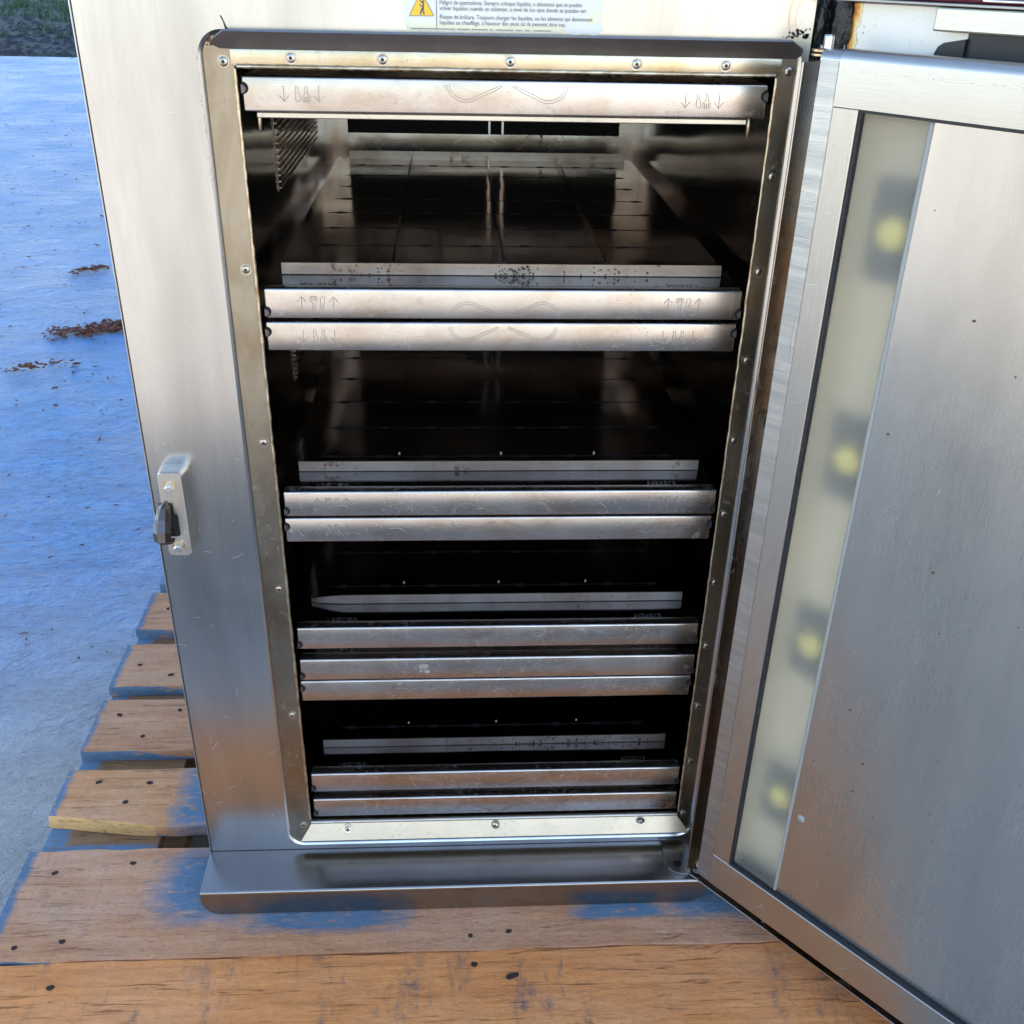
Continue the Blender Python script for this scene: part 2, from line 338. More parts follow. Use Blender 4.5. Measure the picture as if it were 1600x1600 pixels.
def tube(bm, pts, r, n=8, jit=0.):
    rings = []
    pts = [Vector(p) for p in pts]
    for i, p in enumerate(pts):
        t = (pts[min(i+1, len(pts)-1)] - pts[max(i-1, 0)]).normalized(); u = t.orthogonal().normalized(); v = t.cross(u)
        rr = r*(1 + jit*rnd.uniform(-1, 1))
        rings.append([bm.verts.new(p + rr*(math.cos(a)*u + math.sin(a)*v)) for a in [2*math.pi*k/n for k in range(n)]])
    for a, b2 in zip(rings, rings[1:]):
        for k in range(n): bm.faces.new((a[k], a[(k+1) % n], b2[(k+1) % n], b2[k]))
    bm.faces.new(rings[0][::-1]); bm.faces.new(rings[-1])
def prism(bm, poly, ax, d0, d1, mi=0):
    """poly of 2D points extruded along axis ax ('x','y','z') from d0 to d1"""
    def P(p, d): return {'x': (d, p[0], p[1]), 'y': (p[0], d, p[1]), 'z': (p[0], p[1], d)}[ax]
    A = [bm.verts.new(P(p, d0)) for p in poly]; D = [bm.verts.new(P(p, d1)) for p in poly]; n = len(poly)
    fs = [bm.faces.new((A[i], A[(i+1) % n], D[(i+1) % n], D[i])) for i in range(n)] + [bm.faces.new(A[::-1]), bm.faces.new(D)]
    for f in fs: f.material_index = mi
    return fs
def rrect(x0, x1, z0, z1, r, n=6, corners=(1, 1, 1, 1)):
    out = []
    for (cx, cz, a0, on) in ((x1-r, z1-r, 0, corners[0]), (x0+r, z1-r, 90, corners[1]), (x0+r, z0+r, 180, corners[2]), (x1-r, z0+r, 270, corners[3])):
        if on and r > 0: out += [(cx + r*math.cos(R(a0+90*i/n)), cz + r*math.sin(R(a0+90*i/n))) for i in range(n+1)]
        else: out.append((cx + (r if a0 in (0, 270) else -r), cz + (r if a0 in (0, 90) else -r)))
    return out
def ring_faces(bm, loopA, loopB):
    n = len(loopA)
    for i in range(n): bm.faces.new((loopA[i], loopA[(i+1) % n], loopB[(i+1) % n], loopB[i]))
def plate_with_hole(outer, hole, y0, y1):
    """vertical plate in the x-z plane with a hole, y0 = front"""
    bm = bmesh.new()
    eds = []
    for poly in (outer, hole):
        vs = [bm.verts.new((p[0], y0, p[1])) for p in poly]
        eds += [bm.edges.new((vs[i], vs[(i+1) % len(vs)])) for i in range(len(vs))]
    bmesh.ops.triangle_fill(bm, use_beauty=True, use_dissolve=False, edges=eds)
    fs = bm.faces[:]
    r = bmesh.ops.extrude_face_region(bm, geom=fs)
    for vv in [g for g in r['geom'] if isinstance(g, bmesh.types.BMVert)]: vv.co.y = y1
    return bm
def ribbon(bm, pts, w, axis='xz', off=0., closed=False):
    """thin flat line along 2-D pts, in the x-z plane at y=off (axis 'xz') or x-y plane at z=off ('xy')"""
    n = len(pts); L_, R_ = [], []
    for i, p in enumerate(pts):
        a = pts[(i-1) % n] if (closed or i) else p; c = pts[(i+1) % n] if (closed or i < n-1) else p
        t = Vector((c[0]-a[0], c[1]-a[1])); t = t.normalized() if t.length else Vector((1, 0)); q = Vector((-t.y, t.x))*w/2
        for s, arr in ((1, L_), (-1, R_)):
            x, y = p[0]+s*q.x, p[1]+s*q.y
            arr.append(bm.verts.new((x, off, y) if axis == 'xz' else (x, y, off)))
    for i in range(n if closed else n-1):
        j = (i+1) % n; bm.faces.new((L_[i], L_[j], R_[j], R_[i]))
def text_mesh(body, size, extrude=0., align='LEFT'):
    cu = bpy.data.curves.new('t', 'FONT'); cu.body = body; cu.size = size; cu.extrude = extrude; cu.align_x = align; cu.resolution_u = 2
    o = bpy.data.objects.new('t', cu); COL.objects.link(o)
    dg = bpy.context.evaluated_depsgraph_get()
    me = bpy.data.meshes.new_from_object(o.evaluated_get(dg))
    bpy.data.objects.remove(o); bpy.data.curves.remove(cu)
    return me
def dup(root, loc, label=None):
    r = root.copy(); COL.objects.link(r); r.location = loc
    if label: r['label'] = label
    for ch in list(root.children):
        c = ch.copy(); COL.objects.link(c); c.parent = r
        for g in list(ch.children):
            d = g.copy(); COL.objects.link(d); d.parent = c
    return r

# ------------------------------------------------------------------ setting
GZ = -.20
def sheet(name, x0, x1, y0, y1, z, mat_, n=1):
    bm = bmesh.new()
    bmesh.ops.create_grid(bm, x_segments=n, y_segments=n, size=.5)
    for v in bm.verts: v.co = ((v.co.x+.5)*(x1-x0)+x0, (v.co.y+.5)*(y1-y0)+y0, z)
    return struct(obj(name, bm, mat_))
sheet('concrete_ground', -60, 60, -60, 10.62, GZ, M['concrete'])
sheet('added_reflection_ground', -60, 60, -60, -.62, GZ+.004, M['reflection_ground'])  # unseen sheet added behind the camera to reflect brightly in the steel
sheet('added_far_lot_ground', -60, 60, -60, -9.5, GZ+.008, M['added_far_lot'])  # unseen darker lot added farther back to tone down the steel's reflections
sheet('gravel_ground', -80, 80, 10.62, 140, GZ-.02, M['gravel'])
bm = bmesh.new()
for i in range(5200):                       # gravel stones of the far verge
    x, y = rnd.uniform(-12, 1.5), 10.66 + 12*rnd.random()**1.6
    s = rnd.uniform(.015, .05)
    vs = [bm.verts.new((x+s*a, y+s*b2, GZ-.02+s*c*.8)) for a, b2, c in ((-1, -.6, 0), (.8, -.9, 0), (1, .7, 0), (-.7, 1, 0), (.1*rnd.random(), .2*rnd.random(), 1))]
    for q in ((0, 1, 4), (1, 2, 4), (2, 3, 4), (3, 0, 4)): bm.faces.new([vs[k] for k in q])
struct(obj('gravel_stones', bm, M['gravel']), 'stuff')
bm = bmesh.new()
for i in range(420):                         # grass tufts
    x, y = rnd.uniform(-14, 1), rnd.uniform(12.5, 26)
    if rnd.random() > .25 + (y-12)/12: continue
    for k in range(26):
        a = rnd.uniform(0, 6.28); h = rnd.uniform(.06, .16); px, py = x+rnd.gauss(0, .10), y+rnd.gauss(0, .10)
        dx, dy = .012*math.cos(a), .012*math.sin(a)
        bm.faces.new([bm.verts.new(q) for q in ((px-dx, py-dy, GZ-.02), (px+dx, py+dy, GZ-.02), (px+rnd.gauss(0, .05), py+rnd.gauss(0, .05), GZ-.02+h))])
struct(obj('grass', bm, M['grass']), 'stuff')
# leaf bits strewn over the concrete
def leaf_bit(bm, x, y, z, s, lift=.3):
    a = rnd.uniform(0, 6.28); l, wd = s*rnd.uniform(.8, 1.6), s*rnd.uniform(.25, .6)
    pts = [(-l, 0), (-.3*l, wd), (.6*l, .6*wd), (l, 0), (.3*l, -wd), (-.6*l, -.7*wd)]
    vs = [bm.verts.new((x+p*math.cos(a)-q*math.sin(a), y+p*math.sin(a)+q*math.cos(a), z+.002+rnd.random()*s*lift)) for p, q in pts]
    c = bm.verts.new((x, y, z+.002+s*lift*rnd.random()*1.5))
    for i in range(6): bm.faces.new((vs[i], vs[(i+1) % 6], c))
bm = bmesh.new()
for i in range(3200):
    y = .55 + 9.6*rnd.random()**1.2; x = -.33 - (y*.45+.75)*rnd.random()
    leaf_bit(bm, x, y, GZ, rnd.choice((.0015, .002, .003, .004, .005, .008))*(.55 if y < 1.3 else 1), .5)
struct(obj('leaf_litter', bm, M['leaf']), 'stuff')
for (x, y, sx, sy, n, lab) in ((-.88, 2.21, .16, .055, 620, 'largest clump of wet brown dead leaves on the blue concrete beside the oven'),
                               (-.98, 1.885, .10, .03, 46, 'thin scattered clump of brown leaf shreds on the concrete, nearest to the pallet'),
                               (-1.135, 2.855, .06, .03, 60, 'small dark brown leaf clump on the concrete, farthest of the three clumps')):
    bm = bmesh.new()
    for i in range(n):
        u = max(-1.1, min(1.0, rnd.gauss(0, .5)))
        leaf_bit(bm, x+sx*u, y+sy*rnd.gauss(0, .55)+.10*sx*math.sin(u*4)+.25*sx*u, GZ+rnd.random()*.010*max(0, 1-abs(u)), rnd.uniform(.004, .013), .6)
    o = obj('leaf_clump', bm, M['leaf']); tag(o, lab, 'leaves', 'leaf clumps on the concrete')

# unseen building added on the right to cast shade over this corner
bt = thing('added_shade_building', 'unseen pale building added on the right to shade the yard', 'building', (3.2, 6, GZ))
obj('wall', B(3.2, 9, -2.85, 34, GZ-.02, 11.0), M['render'], bt)
obj('roof', B(3.0, 9.2, -2.95, 34.2, 11.003, 11.25), M['body'], bt)
for k in range(5):
    obj('window', B(3.17, 3.199, 1+k*6, 3+k*6, 2.0, 3.6), M['wall_glass'], bt)

# ------------------------------------------------------------------ pallet
PT = -.0735
pal = thing('wooden_pallet', 'worn wooden pallet with blue sprayed paint under the oven', 'pallet', (.19, .25, GZ))
def board(x0, x1, y0, y1, mat_, z1=PT, th=.016, jag=.0022, seed=0, notch=None):
    rr = random.Random(seed); bm = bmesh.new()
    n = 40; top, botm = [], []
    fr = [y0 + rr.uniform(-1, 1)*jag*.6 for i in range(n+1)]; bk = [y1 + rr.uniform(-1, 1)*jag*.6 for i in range(n+1)]
    if notch:
        for i in range(n+1):
            x = x0 + (x1-x0)*i/n; fr[i] += notch(x)
    xs = [x0 + (x1-x0)*i/n for i in range(n+1)]
    T0 = [bm.verts.new((xs[i], fr[i], z1 + rr.uniform(-1, 0)*.0008)) for i in range(n+1)]
    T1 = [bm.verts.new((xs[i], bk[i], z1 + rr.uniform(-1, 0)*.0008)) for i in range(n+1)]
    B0 = [bm.verts.new((xs[i], fr[i] + (.0 if not notch else -.004*(notch(xs[i]) > .002)), z1-th)) for i in range(n+1)]
    B1 = [bm.verts.new((xs[i], bk[i], z1-th)) for i in range(n+1)]
    for i in range(n):
        bm.faces.new((T0[i], T0[i+1], T1[i+1], T1[i])); bm.faces.new((B0[i], B1[i], B1[i+1], B0[i+1]))
        f = bm.faces.new((T0[i], B0[i], B0[i+1], T0[i+1]))
        if notch and notch(xs[i]) > .002: f.material_index = 1
        bm.faces.new((T1[i], T1[i+1], B1[i+1], B1[i]))
    bm.faces.new((T0[0], T1[0], B1[0], B0[0])); bm.faces.new((T0[n], B0[n], B1[n], T1[n]))
    return obj('deck_board', bm, [mat_, M['raw']], pal)
PX0, PX1 = -.319, .70
board(PX0, PX1, -.262, -.1122, M['wood1'], PT-.0012, seed=1)
board(PX0-.002, PX1, -.1105, .034, M['wood2'], seed=2)
board(PX0, PX1, .0685, .164, M['wood3'], seed=3, notch=lambda x: max(0, min(.021, (-.185-x)*.16)) if x < -.185 else 0)
board(PX0+.002, PX1, .199, .300, M['wood4'], PT-.0006, seed=4)
board(PX0, PX1, .3268, .4255, M['wood4'], seed=5)
board(PX0, PX1, .463, .563, M['wood4'], PT-.001, seed=6)
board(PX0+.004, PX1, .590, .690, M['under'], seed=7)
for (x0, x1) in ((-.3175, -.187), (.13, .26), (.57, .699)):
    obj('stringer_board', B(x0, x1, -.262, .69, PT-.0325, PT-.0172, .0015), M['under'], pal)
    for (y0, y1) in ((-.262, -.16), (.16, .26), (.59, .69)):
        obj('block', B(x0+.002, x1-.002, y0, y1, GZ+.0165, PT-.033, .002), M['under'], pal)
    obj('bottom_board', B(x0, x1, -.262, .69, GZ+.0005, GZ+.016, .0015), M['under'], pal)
nail_pts = [(-.2827, .0026), (-.2016, .0135), (-.2914, -.0934), (-.2458, -.0873), (.1709, -.0946), (.211, -.0904), (-.2401, -.1406), (.1743, -.1284), (.2117, -.143),
            (-.2766, .1425), (-.2155, .1397), (-.2359, .1082), (-.2872, .2679), (-.2108, .2763), (-.2461, .2252), (-.2889, .376), (-.2406, .3529), (-.2829, .5193)]
for (x, y) in nail_pts:
    bm = bmesh.new(); a0 = rnd.uniform(-.5, .5); el = rnd.uniform(1.1, 1.9)
    if (x, y) == (.2117, -.143): el = 2.9
    pts = []
    for k in range(12):
        t = 2*math.pi*k/12; rr = .0024*(1+rnd.uniform(-.18, .18)); px, py = rr*math.cos(t)*el, rr*math.sin(t)
        pts.append((x+px*math.cos(a0)-py*math.sin(a0), y+px*math.sin(a0)+py*math.cos(a0)))
    prism(bm, pts, 'z', PT-.004, PT+.0004)
    obj('nail', bm, M['nail'], pal)

# ------------------------------------------------------------------ oven
oven = thing('oven', 'tall stainless steel multi shelf oven with its door open on a wooden pallet', 'oven', (.157, .33, PT))
BX0, BX1, ZB, ZT = -.110, .4212, -.0405, 1.02
bm = bmesh.new()
for (x0, x1, y0, y1, z0, z1) in ((BX0+.0012, -.012, .006, .70, ZB, ZT), (.4125, BX1-.0012, .006, .70, ZB, ZT), (-.012, .4125, .668, .70, ZB, ZT), (-.012, .4125, .006, .668, .758, ZT), (-.012, .4125, .006, .668, ZB, -.008)):
    box(bm, x0, x1, y0, y1, z0, z1)
obj('body_shell', bm, M['body'], oven)
bm = B(BX0, BX0+.0012, -.0026, .70, ZB, ZT, .0004, 1); obj('side_panel', bm, M['body'], oven)
for x in (-.075, .36):
    bm = bmesh.new(); cyl(bm, (x, .60, PT), (0, 0, 1), .02, ZB-PT, 20); obj('foot', bm, M['gasket'], oven, 40)
# front panel with the rolled edge of its cut-out
outer = [(BX0+.0024, ZB), (BX1, ZB), (BX1, ZT), (BX0+.0024, ZT)]
obj('edge_seam', B(BX0+.0013, BX0+.0023, -.0012, .006, ZB, ZT), M['gasket'], oven)
def hole(g): return rrect(-.0215-g+.0, .4135+g, -.031-g, .7675+g, .0145+g, 8, (1, 1, 1, 1))
H3 = hole(.003); bm = plate_with_hole(outer, H3, -.003, -.0015)
loops = []
for k in range(6):
    a = R(90*k/5); g = .003 - .003*math.sin(a); loops.append([bm.verts.new((p[0], -.003*math.cos(a)+.0004, p[1])) for p in hole(g)])
for v_ in loops[0]: v_.co.y = -.003
for a, b2 in zip(loops, loops[1:]): ring_faces(bm, a, b2)
fp = obj('front_panel', bm, M['panel'], oven, 35)
# flange ring round the opening
bm = plate_with_hole(rrect(-.0225, .4145, -.032, .7685, .0155, 8), [(0, 0), (.4, 0), (.4, .7462), (0, .7462)], 0., .004)
obj('opening_flange', bm, M['flange'], oven)
obj('top_trim', B(-.002, .402, -.0022, -.0002, .7466, .7578, .0007, 2), M['top_trim'], oven, 30)
# drip lip above, hanging outward over the trim
bm = bmesh.new()
pa = [(-.0035, .7700), (.4040, .7700), (.4145, .7640), (.4148, .7600), (.4120, .7578), (-.0085, .7578), (-.0140, .7605), (-.0138, .7630)]
A = [bm.verts.new((p[0], -.0022 - (p[1]-.7578)*.95, p[1])) for p in pa]; D = [bm.verts.new((p[0], -.0030 - (p[1]-.7578)*.95+.0022, p[1]+.0012)) for p in pa]
n = len(pa)
bm.faces.new(A); bm.faces.new(D[::-1])
for i in range(n): bm.faces.new((A[i], D[i], D[(i+1) % n], A[(i+1) % n]))
obj('drip_lip', bm, M['lip'], oven)
# sloped bottom trim
bm = bmesh.new()
prof = [(-.0012, -.0050), (-.0085, -.0226), (-.0082, -.0238), (-.003, -.0242), (-.0005, -.0242), (-.0005, -.0050)]
xl = [(.0010, .3990), (-.0098, .4118), (-.0112, .4128), (-.0100, .4120), (-.0100, .4120), (.0010, .3990)]
A = [bm.verts.new((l[0], p[0], p[1])) for p, l in zip(prof, xl)]; D = [bm.verts.new((l[1], p[0], p[1])) for p, l in zip(prof, xl)]
for i in range(6): bm.faces.new((A[i], D[i], D[(i+1) % 6], A[(i+1) % 6]))
bm.faces.new(A[::-1]); bm.faces.new(D)
obj('bottom_trim', bm, M['bright'], oven)
bm = bmesh.new(); tube(bm, [(.0015, -.0012, -.0022), (.3985, -.0012, -.0022)], .0019, 10); obj('sill_rod', bm, M['bright'], oven, 60)
# braided seal bead
for (p0, p1) in (((.0004, -.0012, .002), (.0004, -.0012, .7445)), ((.3996, -.0012, .002), (.3996, -.0012, .7445)), ((.002, -.0030, .7462), (.398, -.0030, .7462))):
    bm = bmesh.new(); n = 130
    tube(bm, [Vector(p0).lerp(Vector(p1), i/n) + Vector((rnd.uniform(-1, 1), rnd.uniform(-1, 1), 0))*.00025 for i in range(n+1)], .0014, 8, .22)
    obj('seal_bead', bm, M['bead'], oven, 60)
# screws
bm = bmesh.new(); cyl(bm, (0, .0006, 0), (0, -1, 0), .0046, .0010, 20)
for k, (r0, r1, y0, h) in enumerate(((.0034, .0030, -.0004, .0010), (.0030, .0018, -.0014, .0005))): cyl(bm, (0, y0, 0), (0, -1, 0), r0, h, 20, r1)
cyl(bm, (0, -.00185, 0), (0, -1, 0), .0013, .0002, 6, mi=1)
screw_me = mesh_from('screw', bm, [M['screw'], M['socket']], 40)
spts = [(-.0075, .749, 0), (.0414, .7524, -.0022), (.1073, .7524, -.0022), (.2002, .7524, -.0022), (.2934, .7524, -.0022), (.3599, .7524, -.0022), (.4083, .749, 0)]
spts += [(-.007, z, 0) for z in (.5971, .4461, .2953, .1443, -.0065)]
spts += [(.4055+.0015*(z > .5), z, 0) for z in (.6732, .5979, .5218, .4469, .3724, .2976, .2231, .1471, .0727, -.0021)]
spts += [(.0401, -.0095, -.0045), (.1995, -.0091, -.0045), (.3586, -.0091, -.0045)]
for (x, z, y) in spts:
    o = link('screw', screw_me, oven, tuple(Vector((x, y, z)) - oven.location)); o.rotation_euler = (R(-25) if y == -.0045 else 0, rnd.uniform(0, 6), 0)
# cavity
CX0, CX1, CY1, CZ0, CZ1 = -.0065, .4075, .66, -.006, .7545
obj('cavity_wall', B(CX0-.003, CX0, .0045, CY1, CZ0, CZ1), M['cavity'], oven)
obj('cavity_wall', B(CX1, CX1+.003, .0045, CY1, CZ0, CZ1), M['cavity'], oven)
obj('cavity_ceiling', B(CX0, CX1, .0045, CY1, CZ1, CZ1+.002), M['cavity'], oven)
obj('cavity_floor', B(CX0, CX1, .0045, CY1, CZ0-.0015, CZ0), M['cavity'], oven)
obj('cavity_back', B(CX0, CX1, CY1, CY1+.003, CZ0, CZ1), M['back'], oven)
for z0 in (.596, .412, .262, .080):        # inlet frames on the back wall
    hgt = .112 if z0 > .5 else (.110 if z0 > .4 else .085)
    bm = plate_with_hole(rrect(.004, .397, z0-.004, z0+hgt, .003, 2), [(.016, z0+.008), (.385, z0+.008), (.385, z0+hgt-.01), (.016, z0+hgt-.01)], CY1-.006, CY1-.0002)
    fr = obj('inlet_frame', bm, M['back'], oven)
    obj('inlet_opening', B(.016, .385, CY1-.0008, CY1-.0004, z0+.008, z0+hgt-.01), M['slot'], fr)
    for x in (.206, .224): obj('inlet_bar', B(x, x+.0028, CY1-.0040, CY1-.001, z0+.008, z0+hgt-.01), M['cavity'], fr)
    bm = bmesh.new(); prism(bm, [(.155, z0-.006), (.175, z0+.004), (.205, z0+.004), (.222, z0-.006)], 'y', CY1-.0085, CY1-.0061); obj('inlet_tab', bm, M['back'], fr)
for (y0, y1, z0, z1) in ((.185, .50, .620, .735), (.185, .50, .43, .525), (.185, .50, .285, .345)):   # louvred vent panels on the left wall
    vp = obj('vent_panel', B(CX0+.0002, CX0+.001, y0, y1, z0, z1, .0003, 1), M['cavity'], oven)
    for k in range(20):
        zz = z0 + (k+.5)*(z1-z0)/20; bm = bmesh.new()
        prism(bm, [(y0+.006, zz-.0010), (y1-.006, zz-.0010), (y1-.006, zz), (y0+.006, zz)], 'x', CX0+.0011, CX0+.0024)
        obj('louvre', bm, M['back'], vp)

# base skirt: shelf, front apron with rounded lower corners
SK = -.0595
bm = bmesh.new()
prism(bm, [(-.0030, ZB-.0012), (-.0030, ZB), (SK+.0022, ZB), (SK+.0008, ZB-.0005), (SK, ZB-.0022), (SK, ZB-.005), (SK+.0012, ZB-.005), (SK+.0014, ZB-.0028), (SK+.0030, ZB-.0012)], 'x', -.1095, .4235)
r = .021; pa = [(-.1095, ZB-.0048), (.4235, ZB-.0048)] + [(.4235-r+r*math.cos(R(a)), -.0728+r+r*math.sin(R(a))) for a in range(0, -91, -10)] + [(-.1095+r+r*math.cos(R(a)), -.0728+r+r*math.sin(R(a))) for a in range(-90, -181, -10)]
prism(bm, pa, 'y', SK, SK+.0012)
obj('base_skirt', bm, M['skirt'], oven, 50)
obj('seam_gap', B(BX0+.001, BX1-.0005, -.00325, .004, ZB-.0011, ZB+.0006), M['gasket'], oven)
# hinge bracket tab with hole
bm = bmesh.new()
pa = [(.3825, -.0035), (.3828, -.030)] + [(.4008-.018*math.cos(R(a)), -.036-.0165*math.sin(R(a))) for a in range(0, 181, 12)] + [(.4190, -.0035)]
eds = []
for poly in (pa, [(.3949+.0046*math.cos(t), -.0394+.0046*math.sin(t)) for t in [2*math.pi*k/16 for k in range(16)]]):
    vs = [bm.verts.new((p[0], p[1], ZB+.0036)) for p in poly]; eds += [bm.edges.new((vs[i], vs[(i+1) % len(vs)])) for i in range(len(vs))]
bmesh.ops.triangle_fill(bm, use_beauty=True, edges=eds)
rg = bmesh.ops.extrude_face_region(bm, geom=bm.faces[:])
for g in rg['geom']:
    if isinstance(g, bmesh.types.BMVert): g.co.z = ZB+.0004
hb = obj('hinge_bracket', bm, M['skirt'], oven)
bm = bmesh.new(); cyl(bm, (.3949, -.0394, ZB+.0006), (0, 0, 1), .0045, .0004, 16); obj('pivot_hole', bm, M['slot'], hb)
# latch strike
bm = bmesh.new()
fr = rrect(-.0958, -.0757, .3462, .4272, .0042, 5); bk = rrect(-.0990, -.0738, .3440, .4272, .0065, 5)
F = [bm.verts.new((p[0], -.022, p[1])) for p in fr]; F2 = [bm.verts.new((p[0]*1.0, -.0195, p[1])) for p in rrect(-.0963, -.0752, .3457, .4277, .0044, 5)]; K = [bm.verts.new((p[0], -.0031, p[1])) for p in bk]
bm.faces.new(F[::-1]); ring_faces(bm, F, F2); ring_faces(bm, F2, K); bm.faces.new(K)
ls = obj('latch_strike', bm, M['latch'], oven)
for z in (.4149, .3556):
    bm = bmesh.new(); cyl(bm, (-.0864, -.0221, z+.001), (0, -1, 0), .0052, .0007, 20); obj('washer', bm, M['brass'], ls, 40)
    bm = bmesh.new(); cyl(bm, (-.0864, -.0228, z-.0005), (0, -1, 0), .0039, .0042, 6); cyl(bm, (-.0864, -.0270, z-.0005), (0, -1, 0), .0036, .0006, 6, .0028); obj('bolt', bm, M['zinc'], ls)
bm = bmesh.new()                         # faceted dark pawl
pr_ = [(0, .399, .0034), (-.006, .3965, .0052), (-.013, .389, .0068), (-.019, .379, .0078), (-.020, .371, .0070), (-.014, .3655, .0060), (-.004, .3655, .0050)]
rings = []
for (dy, z, hw) in pr_:
    rings.append([bm.verts.new((-.0922+sx*hw - .0018*abs(dy)/.02, -.0222+dy + oy, z+oz)) for sx, oy, oz in ((-1, .002, 0), (-.35, -.003, .001), (.5, -.002, .001), (1, .003, -.001))])
for a, b2 in zip(rings, rings[1:]):
    for k in range(3): bm.faces.new((a[k], a[k+1], b2[k+1], b2[k]))
bm.faces.new(rings[0]); bm.faces.new(rings[-1][::-1])
bk = [bm.verts.new((-.0922+sx*.006, -.0221, z)) for sx, z in ((-1, .3655), (1, .3655), (1, .399), (-1, .399))]; bm.faces.new(bk)
obj('pawl', bm, M['iron'], ls)
bm = bmesh.new(); prism(bm, rrect(-.0880, -.0832, .366, .3875, .002, 4), 'y', -.0224, -.0221); obj('pawl_slot', bm, M['slot'], ls)

# warning label --------------------------------------------------------
lab = []
def jag(x0, y0, x1, y1, n, a): return [(x0+(x1-x0)*i/n + rnd.uniform(-a, a), y0+(y1-y0)*i/n + rnd.uniform(-a, a)) for i in range(n)]
poly = [(.1234, .860), (.1236, .7765)] + [(.1262, .7727)] + jag(.128, .7722, .236, .7722, 26, .0003) + [(.2365, .7726)] + jag(.238, .7720, .2655, .7718, 9, .0007) + [(.2668, .7745)] + jag(.2660, .777, .2664, .860, 16, .0012)
bm = bmesh.new(); prism(bm, poly, 'y', -.0034, -.0031); wl = obj('warning_label', bm, M['label'], oven)
bm = bmesh.new()
prism(bm, [(.1262, .7737), (.1275, .7729), (.2375, .7729), (.2395, .7752), (.2375, .7770), (.150, .7762), (.1262, .7775)], 'y', -.0037, -.00345); obj('yellowed_edge', bm, M['label_aged'], wl)
bm = bmesh.new(); prism(bm, [(.255, .7775), (.2635, .7795), (.2655, .7868), (.2625, .7895), (.256, .783)], 'y', -.0037, -.00345); obj('yellowed_edge', bm, M['label_aged'], wl)
bm = bmesh.new()
for (a, b2) in ((.1285, .1465), (.1475, .160), (.1615, .1705), (.172, .1835), (.185, .187), (.1895, .202), (.2035, .208), (.2105, .2135), (.2165, .229)): box(bm, a, b2, -.0040, -.0038, .7733, .7737)
box(bm, .1467, .1471, -.0040, -.0038, .7730, .850); obj('label_rule', bm, M['ink'], wl)
bm = bmesh.new(); prism(bm, [(.1277, .7818), (.1448, .7818), (.13625, .7975)], 'y', -.0040, -.0037); tri = obj('hazard_triangle', bm, M['yellow'], wl)
bm = bmesh.new(); ribbon(bm, [(.1277, .7818), (.1448, .7818), (.13625, .7975)], .0006, 'xz', -.00415, True)
ribbon(bm, [(.1356, .7825), (.1358, .7845), (.1372, .7868), (.1378, .7893), (.1368, .7908)], .0011, 'xz', -.0042); ribbon(bm, [(.1383, .7825), (.1374, .7848), (.1376, .7870)], .0010, 'xz', -.0042)
ribbon(bm, [(.1376, .7885), (.1356, .7876), (.1352, .7895)], .0007, 'xz', -.0042)
ribbon(bm, [(.1368+.0013*math.cos(t), .7918+.0013*math.sin(t)) for t in [2*math.pi*k/10 for k in range(10)]], .0008, 'xz', -.0042, True); obj('hazard_figure', bm, M['ink'], tri)
lines = [('Burn hazard. Always load liquids, or food that can become liquid when', .8006), ('heated, at an eye level where they can be seen.', .7950),
         ('Peligro de quemaduras. Siempre coloque líquidos, o alimentos que se puedan', .7893), ('volver líquidos cuando se calientan, a nivel de los ojos donde se puedan ver.', .7856),
         ('Risque de brûlure. Toujours charger les liquides, ou les aliments qui deviennent', .7801), ('liquides au chauffage, à hauteur des yeux où ils peuvent être vus.', .7764)]
for (s, z) in lines:
    me = text_mesh(s, .0040); mx = max(v.co.x for v in me.vertices); tgt = .1085*len(s)/79
    for v in me.vertices: v.co = Vector((.1490+v.co.x*tgt/mx, -.0041, z+v.co.y))
    me.materials.clear(); me.materials.append(M['ink'])
    link('printed_line', me, wl)

# burnt grease and rust by the top hinge
def blob(name, cx, cy, cz, sx, sy, sz, mat_, n=90, parent=oven):
    bm = bmesh.new(); bmesh.ops.create_icosphere(bm, subdivisions=4, radius=1)
    from mathutils import noise as mn
    for v in bm.verts:
        k = 1 + .35*mn.noise(v.co*2.3+Vector((cx*50, cz*50, 0))) + .18*mn.noise(v.co*6)
        v.co = Vector((cx+v.co.x*sx*k, cy+v.co.y*sy*k, cz+v.co.z*sz*k))
    return obj(name, bm, mat_, parent, 60)
blob('grease_deposit', .428, .010, .790, .010, .012, .030, M['grease'])
blob('grease_deposit', .431, .022, .745, .006, .010, .034, M['grease'])
bm = bmesh.new()
for i in range(46):                         # char flecks at the lip's right end and along the scorched crack
    x, z = .4190-abs(rnd.gauss(0, .010)), .7715+abs(rnd.gauss(0, .0035)); s = rnd.uniform(.0003, .0011)
    if x < .395 or z > .7715+ (x-.395)*.5: continue
    prism(bm, [(x+s*math.cos(t)*rnd.uniform(.6, 1.3), z+s*math.sin(t)*rnd.uniform(.6, 1.3)) for t in [2*math.pi*k/7 for k in range(7)]], 'y', -.0036, -.0031)
obj('char_flecks', bm, M['grease'], oven)['kind'] = 'stuff'

